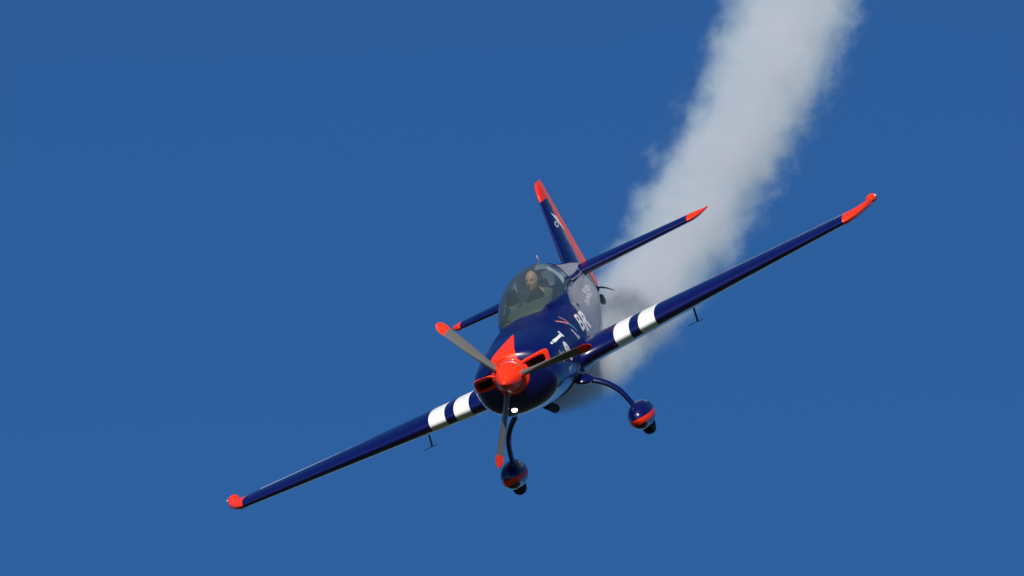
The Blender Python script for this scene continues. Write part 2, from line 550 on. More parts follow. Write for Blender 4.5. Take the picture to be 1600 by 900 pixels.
# ------------------------------------------------------------------ intakes with red surrounds
def round_rect(x0, x1, z0, z1, r, n=6):
    pts = []
    for (cx, cz, a0) in ((x1 - r, z1 - r, 0), (x0 + r, z1 - r, 90), (x0 + r, z0 + r, 180), (x1 - r, z0 + r, 270)):
        for k in range(n + 1):
            a = R_(a0 + 90 * k / n)
            pts.append((cx + r * math.cos(a), cz + r * math.sin(a)))
    return pts
def intake(sx):
    def yf(x): return 0.492 + 0.10 * (x - 0.15) + 1.45 * max(0, x - 0.15) ** 2
    def P(q, grow, dy):
        cx, cz = (HX0 + HX1) / 2, (HZ0 + HZ1) / 2
        hx_, hz_2 = (HX1 - HX0) / 2, (HZ1 - HZ0) / 2
        x = cx + (q[0]) * (hx_ + grow); z = cz + (q[1]) * (hz_2 + grow)
        return Vector((sx * x, yf(x) + dy, z))
    unit = [(math.copysign(abs(math.cos(t)) ** 0.42, math.cos(t)), math.copysign(abs(math.sin(t)) ** 0.55, math.sin(t))) for t in ths(32)]
    dense = []
    for i in range(len(unit)):
        a, b = unit[i], unit[(i + 1) % len(unit)]
        for k in range(3):
            dense.append((a[0] + (b[0] - a[0]) * k / 3, a[1] + (b[1] - a[1]) * k / 3))
    sc = [(0.024, 0.22), (0.024, 0.03), (0.019, 0.004), (0.008, -0.010), (-0.006, -0.006), (-0.013, 0.010), (-0.013, 0.16)]
    bm = bmesh.new()
    loft(bm, [[P(q, g_, d) for q in dense] for g_, d in sc], False, False)
    fr = mesh_obj('intake_surround', bm, RED, cowl)
    bm = bmesh.new()
    bm.faces.new([bm.verts.new(P(q, -0.010, 0.15)) for q in dense])
    mesh_obj('intake_screen', bm, BLACK, fr)
    bm = bmesh.new()   # engine cylinder head seen in the opening
    for k in range(5):
        p = P((-0.4 + 0.25 * k, -0.2), 0, 0.14)
        bmesh.ops.create_cube(bm, size=1, matrix=Matrix.Translation(p) @ Matrix.Diagonal((0.006, 0.03, 0.06, 1)))
    o = mesh_obj('cylinder_fins', bm, SOOT, fr)
    o['kind'] = 'stuff'
intake(-1); intake(1)

# red flash on top of the cowling
bm = bmesh.new()
rg = []
TIP = 1.43
for y in [0.503, 0.51, 0.522, 0.54, 0.565, 0.60, 0.65, 0.72] + frange(0.8, TIP, 16):
    t = (y - 0.503) / (TIP - 0.503)
    w, zt, zb, n = pchip(FUS, y)
    half = 0.140 * max(0.0, 1 - t) ** 0.85 + 0.004
    ring = []
    for s in frange(-1, 1, 15):
        x = s * half * 1.06 + 0.02 * t
        q = min(abs(x) / (w + .007), 0.99)
        zc = -0.06
        ring.append(Vector((x, y - 0.004, zc + (zt + .007 - zc) * (1 - q ** n) ** (1 / n))))
    rg.append(ring)
loft(bm, rg, False, False, closed=False)
mesh_obj('red_flash', bm, RED, cowl)
# landing light in the chin
yl = front_y(-0.14, -0.335)
nrm = Vector((-0.25, -0.80, -0.55)).normalized()
bm = bmesh.new()
ellipsoid(bm, (-0.14, yl - 0.002, -0.335), (0.031, 0.020, 0.028), 24, 14)
ll = mesh_obj('landing_light', bm, LAMP, cowl)
bm = bmesh.new()
tube(bm, [Vector((-0.14 + 0.042 * math.cos(t), yl + 0.012 - 0.03 * math.sin(t) * -0.6, -0.335 + 0.038 * math.sin(t))) for t in frange(0, 2 * math.pi, 25)], 0.006, 6)
mesh_obj('light_bezel', bm, BLACK, ll)
# fasteners round the cowling
bm = bmesh.new()
for k in range(26):
    t = 2 * math.pi * (k + 0.5) / 26
    p = fus_pt(COWL_END - 0.05, t, 0.005)
    ellipsoid(bm, p, (0.007, 0.007, 0.007), 6, 4)
for y in frange(0.85, 1.40, 5):
    for t in (R_(3), R_(177)):
        ellipsoid(bm, fus_pt(y, t, 0.005), (0.007, 0.007, 0.007), 6, 4)
mesh_obj('fasteners', bm, DARKBLUE, cowl)['kind'] = 'stuff'
# dark vents on the cowl shoulder
for (y, t) in ((1.30, 128), (1.34, 151)):
    bm = bmesh.new()
    ellipsoid(bm, fus_pt(y, R_(t), 0.0), (0.022, 0.05, 0.018), 14, 8)
    mesh_obj('shoulder_vent', bm, BLACK, cowl)

# ------------------------------------------------------------------ wings
def naca(x, t):
    return 5 * t * (0.2969 * math.sqrt(x) - 0.126 * x - 0.3516 * x**2 + 0.2843 * x**3 - 0.1036 * x**4)
def foil(c, t, f0=0.0, f1=1.0, n=22):
    """closed ring of (chordwise, height) from chord fraction f0 to f1"""
    xs = [f0 + (f1 - f0) * (1 - math.cos(math.pi * k / n)) / 2 for k in range(n + 1)]
    up = [(x * c, naca(x, t) * c) for x in reversed(xs)]
    lo = [(x * c, -naca(x, t) * c) for x in (xs if f0 > 0 else xs[1:])]
    return up + lo
def wing_geo(x):
    """leading edge y, chord, thickness ratio, mid height"""
    k = (x - 0.40) / 3.2
    le = 1.95 + 0.20 * k
    if x < 0.75: le -= 0.11 * ((0.75 - x) / 0.35) ** 2
    te = 3.54 - 0.58 * k
    z = -0.270 + 0.113 * k
    return le, te - le, 0.170 - 0.040 * k, z
STR = [(0.865, 1.045), (1.155, 1.345)]
HINGE = 0.73
def wring(sx, x, f0=0.0, f1=1.0, dz=0.0, grow=0.0):
    le, c, t, z = wing_geo(x)
    return [Vector((sx * x, le + a, z + b * (1 + grow) + dz)) for a, b in foil(c, t, f0, f1)]
def make_wing(sx):
    root = bpy.data.objects.new('wing', None)
    bm = bmesh.new()
    xs = sorted(set([0.36, 0.45, 0.55, 0.65, 0.75] + [v for s in STR for v in s] + [1.46]))
    def mat(i, j):
        xm = (xs[i] + xs[i + 1]) / 2
        return 1 if any(a < xm < b for a, b in STR) else 0
    loft(bm, [wring(sx, x) for x in xs], True, True, mat=mat)
    xo = [1.4601, 1.9, 2.4, 2.9, 3.3, 3.53]
    loft(bm, [wring(sx, x, 0, HINGE) for x in xo], True, True)
    loft(bm, [wring(sx, x) for x in (3.5301, 3.58)], True, True)
    w = mesh_obj('wing', bm, [NAVY, WHITE], air, sharp=50)
    # aileron, a touch up, with a pale strip along the trailing edge
    bm = bmesh.new()
    rg = []
    up = R_(4.4 if sx < 0 else 3.4)
    xa = [1.475, 2.0, 2.38, 2.42, 3.0, 3.515]
    for x in xa:
        le, c, t, z = wing_geo(x)
        ext = 0.0
        hy = le + c * (HINGE + 0.012)
        ring = []
        for a, b in foil(c, t, HINGE + 0.012, 1.0, 10):
            yy = (le + a) - hy
            ring.append(Vector((sx * x, hy + yy * math.cos(up) - b * math.sin(up) * 0, z + b + yy * math.sin(up))))
        rg.append(ring)
    vs = loft(bm, rg, True, True)
    for f in bm.faces:
        f.material_index = 0
    ail = mesh_obj('aileron', bm, [NAVY, PALE], w, sharp=50)
    bm = bmesh.new()   # pale strip along the trailing edge, wider at mid-span
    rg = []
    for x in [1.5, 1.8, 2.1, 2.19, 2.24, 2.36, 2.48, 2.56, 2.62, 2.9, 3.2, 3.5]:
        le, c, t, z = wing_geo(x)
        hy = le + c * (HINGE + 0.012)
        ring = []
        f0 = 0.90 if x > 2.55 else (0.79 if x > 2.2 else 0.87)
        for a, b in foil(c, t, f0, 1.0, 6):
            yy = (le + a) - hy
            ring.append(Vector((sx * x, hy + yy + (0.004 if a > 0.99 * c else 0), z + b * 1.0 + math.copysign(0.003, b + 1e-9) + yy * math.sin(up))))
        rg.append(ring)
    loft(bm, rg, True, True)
    mesh_obj('trailing_edge_strip', bm, PALE, ail, sharp=50)
    # raked red tip
    bm = bmesh.new()
    le0, c0, t0, z0 = wing_geo(3.58)
    te0 = le0 + c0
    rg = []
    for k in range(15):
        s = k / 14
        x = 3.5805 + 0.265 * s
        le = le0 + (c0 * 0.86) * (1 - math.sqrt(max(0, 1 - s ** 1.7)) ) ** 0.9
        te = te0 + 0.03 * s
        c = te - le
        tt = t0 * c0 / c * (1 - 0.42 * s ** 1.3) * 1.02
        # keep the thickness of the tip as it narrows, rounding off at the very end
        rg.append([Vector((sx * x, le + a, z0 + 0.03 * s * s + b)) for a, b in foil(c, min(tt, 0.55), n=22)])
    loft(bm, rg, True, True)
    tip = mesh_obj('wing_tip', bm, RED, w, sharp=60)
    bm = bmesh.new()
    ellipsoid(bm, (sx * 3.825, te0 - 0.03, z0 + 0.034), (0.062, 0.13, 0.050), 18, 12)
    pod = mesh_obj('light_pod', bm, RED, tip)
    bm = bmesh.new()
    ellipsoid(bm, (sx * 3.880, te0 - 0.06, z0 + 0.050), (0.013, 0.022, 0.013), 12, 8)
    mesh_obj('navigation_light', bm, LENS, pod)
    # aileron spade hanging under the wing
    bm = bmesh.new()
    xk = 1.59
    le, c, t, z = wing_geo(xk)
    tube(bm, [(sx * xk, le + c * 0.80, z - 0.03), (sx * xk, le + c * 0.68, z - 0.16), (sx * xk, le + c * 0.60, z - 0.275)], 0.011, 8, 1.6)
    sp_ = mesh_obj('spade_arm', bm, DARKBLUE, ail)
    bm = bmesh.new()
    bmesh.ops.create_cube(bm, size=1, matrix=Matrix.Translation((sx * xk, le + c * 0.57, z - 0.277)) @ Matrix.Rotation(R_(-6), 4, 'X') @ Matrix.Diagonal((0.17, 0.15, 0.007, 1)))
    for v in bm.verts:
        if v.co.y > le + c * 0.57: v.co.x = sx * xk + (v.co.x - sx * xk) * 0.75
    mesh_obj('spade_plate', bm, DARKBLUE, ail)
    # hinge fairing, stall strip and pitot style bits below
    for xh in (2.05, 2.95):
        bm = bmesh.new()
        le, c, t, z = wing_geo(xh)
        ellipsoid(bm, (sx * xh, le + c * 0.74, z - naca(0.74, t) * c - 0.008), (0.010, 0.06, 0.018), 10, 8)
        mesh_obj('hinge_bracket', bm, DARKBLUE, w)
    return w
make_wing(-1); make_wing(1)

# wing root fairing where wing meets body
for sx in (-1, 1):
    bm = bmesh.new()
    rg = []
    for k in range(7):
        s = k / 6
        x = 0.40 + 0.14 * s
        g_ = 0.07 * (1 - s) ** 2
        le, c, t, z = wing_geo(x)
        rg.append([Vector((sx * x, le - g_ * 0.6 + a * (1 + g_ * 0.8 / c), z + b * (1 + g_ * 1.5) + (0.002 if b >= 0 else -0.002))) for a, b in foil(c, t)])
    loft(bm, rg, False, False)
    mesh_obj('wing_root_fairing', bm, BODY, air, sharp=50)

# ------------------------------------------------------------------ tailplane and fin
TZ = 0.280
def tail_geo(x):
    k = x / 1.38
    le = 5.52 + 0.24 * k
    te = 6.44 - 0.10 * k
    return le, te - le, 0.150 - 0.018 * k
for sx in (-1, 1):
    bm = bmesh.new()
    TH = 0.56
    loft(bm, [[Vector((sx * x, le + a, TZ + b)) for a, b in foil(c, t, 0, TH, 16)] for x, (le, c, t) in [(x, tail_geo(x)) for x in (0.0 + 0.002, 0.4, 0.8, 1.38)]], True, True)
    tp = mesh_obj('tailplane', bm, NAVY, air, sharp=50)
    bm = bmesh.new()
    loft(bm, [[Vector((sx * x, le + a, TZ + b)) for a, b in foil(c, t, TH + 0.012, 1, 10)] for x, (le, c, t) in [(x, tail_geo(x)) for x in (0.06, 0.4, 0.8, 1.38)]], True, True)
    mesh_obj('elevator', bm, NAVY, tp, sharp=50)
    bm = bmesh.new()
    le0, c0, t0 = tail_geo(1.38)
    rg = []
    for k in range(12):
        s = k / 11
        x = 1.3805 + 0.165 * s
        le = le0 + c0 * 0.93 * (1 - math.sqrt(max(0, 1 - s ** 2.0)))
        te = le0 + c0
        c = te - le
        tt = t0 * c0 / c * (1 - 0.80 * s ** 2.2)
        rg.append([Vector((sx * x, le + a, TZ + b + 0.0)) for a, b in foil(c, min(tt, 0.6), n=16)])
    loft(bm, rg, True, True)
    mesh_obj('tail_tip', bm, RED, tp, sharp=60)

def fin_geo(z):
    k = (z - 0.38) / 0.95
    le = 5.52 + 0.44 * k
    hinge = 6.18 + 0.05 * k
    te = 6.67 - 0.26 * k
    return le, hinge, te
def fin_ring(z, f, th):
    le, hi, te = fin_geo(z)
    c = te - le
    fh = (hi - le) / c
    if f == 'fin':
        return [Vector((b, le + a, z)) for a, b in foil(c, th, 0, fh - 0.004, 16)]
    return [Vector((b, le + a, z)) for a, b in foil(c, th, fh + 0.002, 1, 10)]
FT = 0.10
bm = bmesh.new()
loft(bm, [fin_ring(z, 'fin', FT) for z in (0.30, 0.5, 0.8, 1.13)])
fin = mesh_obj('fin', bm, NAVY, air, sharp=50)
bm = bmesh.new()
loft(bm, [fin_ring(z, 'fin', FT * k) for z, k in ((1.1303, 1), (1.22, 1), (1.27, 0.9), (1.30, 0.7), (1.32, 0.35))])
# round the top leading corner
for v in bm.verts:
    h = (v.co.z - 1.20) / 0.145
    if h > 0:
        le, hi, te = fin_geo(v.co.z)
        v.co.y += 0.16 * h ** 2 * (1 - (v.co.y - le) / (hi - le))
mesh_obj('fin_cap', bm, RED, fin, sharp=50)
bm = bmesh.new()
loft(bm, [fin_ring(z, 'rudder', FT * k) for z, k in ((0.0, 0.8), (0.2, 0.9), (0.5, 1), (0.9, 1), (1.20, 1), (1.27, 0.9), (1.305, 0.6), (1.32, 0.3))])
rud = mesh_obj('rudder', bm, RED, fin, sharp=50)

# ------------------------------------------------------------------ landing gear
def gear(sx):
    pts = [(0.30, 2.00, -0.455), (0.40, 2.00, -0.495), (0.50, 2.01, -0.555), (0.60, 2.02, -0.650), (0.672, 2.03, -0.770), (0.712, 2.04, -0.910), (0.740, 2.05, -1.04)]
    bm = bmesh.new()
    fine = []
    tabl = [(i, *p) for i, p in enumerate(pts)]
    for u in frange(0, len(pts) - 1, 25):
        fine.append(pchip(tabl, u))
    tube(bm, [(sx * p[0], p[1], p[2]) for p in fine], [0.036 - 0.011 * i / 24 for i in range(25)], 14, 1.9)
    leg = mesh_obj('landing_gear_leg', bm, NAVY, air)
    bm = bmesh.new()  # fairing where the leg leaves the body
    ellipsoid(bm, (sx * 0.37, 2.00, -0.475), (0.12, 0.20, 0.055), 18, 10, Matrix.Rotation(sx * R_(24), 4, 'Y'))
    mesh_obj('leg_fairing', bm, NAVY, leg)
    # spat: blunt teardrop
    SP = [(1.68, 0.012, 0.012), (1.70, 0.055, 0.060), (1.75, 0.092, 0.100), (1.84, 0.120, 0.132), (1.98, 0.134, 0.150), (2.12, 0.128, 0.146), (2.30, 0.098, 0.118), (2.45, 0.060, 0.078), (2.58, 0.018, 0.03)]
    cx, cz = sx * 0.758, -1.085
    def spat_pt(y, t, off=0.0):
        w, h = pchip(SP, y)
        return Vector((cx + (w + off) * math.cos(t), y, cz + (h + off) * math.sin(t) + 0.05 * (y - 1.68) * 0.3))
    bm = bmesh.new()
    ys = [1.68, 1.685, 1.69, 1.70, 1.715, 1.735] + frange(1.76, 2.58, 18)
    loft(bm, [[spat_pt(y, t) for t in ths(40)] for y in ys])
    z0, z1 = -1.140, -1.076                     # painted band
    for zz in (z0, z1):
        bmesh.ops.bisect_plane(bm, geom=bm.verts[:] + bm.edges[:] + bm.faces[:], plane_co=(0, 0, zz), plane_no=(0, 0, 1))
    for f in bm.faces:
        c = f.calc_center_median()
        f.material_index = 1 if z0 < c.z < z1 and c.y < 2.42 else 0
    sp_ = mesh_obj('wheel_spat', bm, [NAVY, RED], leg)
    bm = bmesh.new()   # tyre
    wr, tw = 0.165, 0.062
    tc_ = Vector((sx * 0.772, 2.04, -1.145))
    rg = []
    for k in range(33):
        a = 2 * math.pi * k / 32
        c = tc_ + Vector((0, math.cos(a) * (wr - 0.05), math.sin(a) * (wr - 0.05)))
        d = Vector((0, math.cos(a), math.sin(a)))
        rg.append([c + Vector((math.cos(t) * tw, 0, 0)) + d * (math.sin(t) * 0.05) for t in ths(12)])
    loft(bm, rg, False, False)
    ty = mesh_obj('tyre', bm, RUBBER, leg)
    bm = bmesh.new()
    bmesh.ops.create_cone(bm, cap_ends=True, segments=24, radius1=0.075, radius2=0.075, depth=0.10,
                          matrix=Matrix.Translation(tc_) @ Matrix.Rotation(R_(90), 4, 'Y'))
    mesh_obj('wheel_hub', bm, METAL, leg)
gear(-1); gear(1)

# exhaust stubs and belly parts
bm = bmesh.new()
for (x, y0, dz) in ((0.0, 1.70, -0.035),):
    ring_o = []
    tube(bm, [(x, y0 - 0.25, -0.46 + dz), (x, y0 - 0.05, -0.525 + dz), (x, y0 + 0.02, -0.55 + dz), (x, y0 + 0.10, -0.575 + dz)], [0.050, 0.050, 0.050, 0.050], 16)
mesh_obj('exhaust_pipe', bm, SOOT, air)
bm = bmesh.new()
tube(bm, [fus_pt(1.60, R_(a), 0.006) for a in frange(270, 318, 12)], 0.013, 8)
mesh_obj('belly_seam', bm, SEAM, air)

# tailwheel
bm = bmesh.new()
tube(bm, [(0, 6.20, -0.07), (0, 6.38, -0.10), (0, 6.55, -0.13)], [0.022, 0.018, 0.014], 8, 1.0)
tw_ = mesh_obj('tailwheel_spring', bm, SOOT, air)
bm = bmesh.new()
bmesh.ops.create_cone(bm, cap_ends=True, segments=20, radius1=0.062, radius2=0.062, depth=0.045,
                      matrix=Matrix.Translation((0.0, 6.57, -0.165)) @ Matrix.Rotation(R_(90), 4, 'Y'))
bmesh.ops.bevel(bm, geom=bm.edges[:], offset=0.012, segments=2, affect='EDGES')
mesh_obj('tailwheel', bm, RUBBER, tw_)
bm = bmesh.new()
tube(bm, [(0.02, 6.50, -0.03), (0.05, 6.54, -0.035), (0.10, 6.58, -0.075), (0.155, 6.62, -0.135)], [0.014, 0.010, 0.008, 0.005], 8)
mesh_obj('steering_arm', bm, BLACK, tw_)
bm = bmesh.new()
ellipsoid(bm, (0.0, 6.50, -0.03), (0.035, 0.09, 0.045), 14, 8)
mesh_obj('rudder_shoe', bm, SOOT, tw_)

# ------------------------------------------------------------------ marks on the left side of the body (seen on the right of the picture)
from mathutils.bvhtree import BVHTree
def bvh_of(objs):
    vv, ff = [], []
    for o in objs:
        k = len(vv)
        vv += [v.co.copy() for v in o.data.vertices]
        ff += [[k + i for i in p.vertices] for p in o.data.polygons]
    return BVHTree.FromPolygons(vv, ff)
SIDE = bvh_of([cowl, fus, turtle])
def on_side(y, z, off):
    h = SIDE.ray_cast(Vector((3, y, z)), Vector((-1, 0, 0)))
    if h[0] is None:
        return Vector((side_x(y, z) + off, y, z))
    n = h[1] if h[1].x > 0 else -h[1]
    return h[0] + n * off
def mark(name, polys, mats, parent, off=0.003, sub=5):
    """polys: list of (list of (y, z), material index), laid on the body side."""
    bm = bmesh.new()
    for pts, mi in polys:
        vv = [bm.verts.new((0, y, z)) for y, z in pts]
        f = bm.faces.new(vv); f.material_index = mi
    bmesh.ops.triangulate(bm, faces=bm.faces[:])
    for _ in range(sub):
        long_ = [e for e in bm.edges if e.calc_length() > 0.035]
        if not long_: break
        bmesh.ops.subdivide_edges(bm, edges=long_, cuts=1)
        bmesh.ops.triangulate(bm, faces=[f for f in bm.faces if len(f.verts) > 3])
    for v in bm.verts:
        v.co = on_side(v.co.y, v.co.z, off)
    return mesh_obj(name, bm, mats, parent)
def bar(y0, z0, y1, z1, h, h2=None):
    d = Vector((y1 - y0, z1 - z0)); n = Vector((-d.y, d.x)).normalized()
    h2 = h if h2 is None else h2
    return [(y0 + n.x * h, z0 + n.y * h), (y0 - n.x * h, z0 - n.y * h), (y1 - n.x * h2, z1 - n.y * h2), (y1 + n.x * h2, z1 + n.y * h2)]
def disc(y, z, ry, rz, n=22, a0=0, a1=360):
    return [(y + ry * math.cos(R_(a0 + (a1 - a0) * k / n)), z + rz * math.sin(R_(a0 + (a1 - a0) * k / n))) for k in range(n if a1 - a0 == 360 else n + 1)]
def ring_polys(y, z, ry, rz, k, mi, n=24):
    out = []
    for i in range(n):
        a, b = 2 * math.pi * i / n, 2 * math.pi * (i + 1) / n
        out.append(([(y + ry * math.cos(a), z + rz * math.sin(a)), (y + ry * math.cos(b), z + rz * math.sin(b)),
                     (y + ry * k * math.cos(b), z + rz * k * math.sin(b)), (y + ry * k * math.cos(a), z + rz * k * math.sin(a))], mi))
    return out
# long wordmark with a wide end on the cowl shoulder
mark('cowl_wordmark', [(bar(0.92, 0.100, 1.00, 0.100, 0.010), 0), (bar(1.03, 0.100, 1.20, 0.098, 0.018, 0.014), 0), (bar(1.20, 0.098, 1.46, 0.096, 0.014, 0.016), 0),
                       (bar(1.46, 0.100, 1.512, 0.100, 0.034, 0.040), 0)], [WHITE], cowl)
mark('cheat_line', [([(4.42, 0.385), (4.42, 0.300), (4.9, 0.285), (5.5, 0.262), (5.5, 0.33), (4.9, 0.36)], 0)], [NAVY], turtle)
# round emblem with a dark bird-like centre
mark('round_emblem', ring_polys(1.30, -0.075, 0.11, 0.110, 0.52, 0) + [(disc(1.30, -0.075, 0.022, 0.052), 0), (bar(1.26, -0.03, 1.34, -0.115, 0.010), 0)], [WHITE], cowl)
mark('grey_crescent', [(disc(0.96, -0.07, 0.075, 0.075, 16, 80, 280), 0)], [GREYP], cowl)
# pink and blue ribbon mark with pale tail
mark('ribbon_mark', [(bar(1.86, 0.215, 2.14, 0.110, 0.010, 0.018), 0), (bar(2.10, 0.225, 2.18, 0.120, 0.012, 0.016), 0), (bar(2.16, 0.115, 2.34, -0.015, 0.020, 0.012), 1),
                     (bar(2.04, 0.055, 2.20, -0.060, 0.012, 0.034), 2), (bar(2.16, -0.050, 2.30, -0.075, 0.035, 0.012), 2)], [PINK, LIGHTBLUE, PALE], fus)
mark('small_placard', [(bar(1.05, -0.245, 1.24, -0.245, 0.028), 0)], [PALE], cowl)
mark('small_dot', [(disc(1.36, -0.36, 0.035, 0.012, 10), 0)], [PALE], cowl)
# big white lettering block over the paint line, dark slots between its strokes
mark('fuel_cap', [(disc(3.40, 0.150, 0.050, 0.024), 0)], [BLACK], fus, 0.004)
mark('white_placard', [(bar(3.28, 0.265, 3.48, 0.262, 0.035), 0)], [WHITE], fus)
# two rows of rear lettering
rng = random.Random(3)
for (ya, za, yb, zb_, hh) in ((4.00, 0.075, 4.95, 0.095, 0.034), (4.45, 0.165, 5.20, 0.135, 0.030)):
    y = ya
    rows = []
    while y < yb:
        k = (y - ya) / (yb - ya)
        z = za + (zb_ - za) * k
        w_ = rng.choice((0.10, 0.13, 0.16))
        kind = rng.randrange(4)
        rows.append((bar(y + 0.018, z - hh, y + 0.018, z + hh, 0.018), 0))
        if kind in (0, 1): rows.append((bar(y + 0.036, z + hh * 0.75, y + w_ - 0.02, z + hh * 0.75, hh * 0.22), 0))
        if kind in (0, 2): rows.append((bar(y + 0.036, z, y + w_ - 0.02, z, hh * 0.22), 0))
        if kind in (1, 2, 3): rows.append((bar(y + w_ - 0.03, z - hh, y + w_ - 0.03, z + hh * 0.4, 0.016), 0))
        y += w_ + 0.03
    for k in range(0, len(rows)):
        mark('rear_lettering', rows[k:k + 1], [WHITE], fus)

def text_mark(name, txt, y, z, height, width, mat, parent, off=0.003, bold=0.012):
    cu = bpy.data.curves.new('text', 'FONT')
    cu.offset = bold
    cu.body = txt
    to = bpy.data.objects.new('text', cu)
    COL.objects.link(to)
    bpy.context.view_layer.update()
    me = bpy.data.meshes.new_from_object(to.evaluated_get(bpy.context.evaluated_depsgraph_get()))
    bpy.data.objects.remove(to)
    bm = bmesh.new(); bm.from_mesh(me)
    xs = [v.co.x for v in bm.verts]; zs = [v.co.y for v in bm.verts]
    x0, x1, y0, y1 = min(xs), max(xs), min(zs), max(zs)
    for v in bm.verts:
        v.co = Vector((0, y + (v.co.x - x0) / (x1 - x0) * width, z + (v.co.y - y0) / (y1 - y0) * height))
    bmesh.ops.triangulate(bm, faces=bm.faces[:])
    for _ in range(4):
        long_ = [e for e in bm.edges if e.calc_length() > 0.03]
        if not long_: break
        bmesh.ops.subdivide_edges(bm, edges=long_, cuts=1)
        bmesh.ops.triangulate(bm, faces=[f for f in bm.faces if len(f.verts) > 3])
    for v in bm.verts:
        v.co = on_side(v.co.y, v.co.z, off)
    return mesh_obj(name, bm, mat, parent)
text_mark('large_lettering', 'B', 2.68, -0.07, 0.19, 0.28, WHITE, fus, bold=0.022)
text_mark('large_lettering', 'R', 3.00, -0.125, 0.23, 0.40, WHITE, fus, bold=0.035)
text_mark('race_number', '08', 1.57, -0.445, 0.15, 0.27, PALE, fus)

# emblem on the fin: pale arrow-like bird with a small ring
def fin_x(y, z):
    le, hi, te = fin_geo(z)
    return naca(min(max((y - le) / (te - le), 0.01), 1), FT) * (te - le)
bm = bmesh.new()
def finpoly(pts):
    vv = [bm.verts.new((fin_x(y, z) + 0.004, y, z)) for y, z in pts]
    bm.faces.new(vv)
finpoly([(5.95, 0.975), (6.15, 0.90), (6.17, 0.84), (6.06, 0.83)])
finpoly([(6.06, 0.83), (6.17, 0.84), (6.20, 0.70)])
for i in range(14):
    a, b = 2 * math.pi * i / 14, 2 * math.pi * (i + 1) / 14
    finpoly([(5.94 + 0.08 * r * math.cos(t), 0.835 + 0.036 * r * math.sin(t)) for t, r in ((a, 1), (b, 1), (b, 0.66), (a, 0.66))])
mesh_obj('fin_emblem', bm, WHITE, fin)

# ------------------------------------------------------------------ pilot
def skin_mesh(verts, edges, radii, root=0, levels=2):
    me = bpy.data.meshes.new('tmp')
    me.from_pydata([Vector(v) for v in verts], edges, [])
    o = bpy.data.objects.new('tmp', me)
    COL.objects.link(o)
    m = o.modifiers.new('skin', 'SKIN')
    m.use_smooth_shade = True
    for i, r in enumerate(radii):
        sv = me.skin_vertices[0].data[i]
        sv.radius = (r, r) if not isinstance(r, tuple) else r
        sv.use_root = (i == root)
    s = o.modifiers.new('sub', 'SUBSURF'); s.levels = levels; s.render_levels = levels
    bpy.context.view_layer.update()
    dg = bpy.context.evaluated_depsgraph_get()
    out = bpy.data.meshes.new_from_object(o.evaluated_get(dg))
    bpy.data.objects.remove(o)
    return out
HEAD = Vector((0.015, 3.56, 0.575))
# head frame: the pilot keeps his head level against the bank and looks towards the left of the picture
hz_ = Vector((0.30, 0.02, 1)).normalized()
hf = Vector((-0.16, -1, 0.12)); hf = (hf - hz_ * hf.dot(hz_)).normalized()
hx = hz_.cross(-hf).normalized() * -1
HM = Matrix(((hx.x, -hf.x, hz_.x, HEAD.x), (hx.y, -hf.y, hz_.y, HEAD.y), (hx.z, -hf.z, hz_.z, HEAD.z), (0, 0, 0, 1)))
def gauss(dx, dz, sx, sz): return math.exp(-(dx / sx) ** 2 - (dz / sz) ** 2)
def head_pt(u, v):
    """u around (0 = face), v from chin (-1) to crown (1); head-local, face on -y."""
    z = v
    e_ = 2.0 if z > 0 else 2.0 + 1.2 * min(1, -z * 2)
    rad = max(0, 1 - abs(z) ** e_) ** (1 / e_)
    x = math.sin(u) * rad; y = -math.cos(u) * rad
    X, Y, Z = 0.070 * x, 0.092 * y, 0.114 * z
    if z < 0:                       # jaw narrows
        X *= 1 - 0.26 * (-z) ** 1.3
        if y > 0: Y *= 1 - 0.45 * (-z)
        else: Y *= 1 + 0.10 * (-z)
    if y < 0:
        f = -y
        Y -= 0.026 * gauss(X, Z + 0.018, 0.013, 0.020) * f + 0.012 * gauss(X, Z - 0.006, 0.010, 0.022) * f   # nose
        for s in (-1, 1):
            Y += 0.009 * gauss(X - s * 0.030, Z - 0.014, 0.016, 0.011) * f    # eye sockets
            Y -= 0.003 * gauss(X - s * 0.030, Z - 0.034, 0.022, 0.008) * f    # brow
            Y -= 0.005 * gauss(X - s * 0.038, Z + 0.020, 0.016, 0.016) * f    # cheek
        Y -= 0.007 * gauss(X, Z + 0.054, 0.022, 0.007) * f                    # lips
        Y += 0.005 * gauss(X, Z + 0.061, 0.024, 0.004) * f
        Y -= 0.009 * gauss(X, Z + 0.090, 0.022, 0.014) * f                    # chin
    return Vector((X, Y, Z))
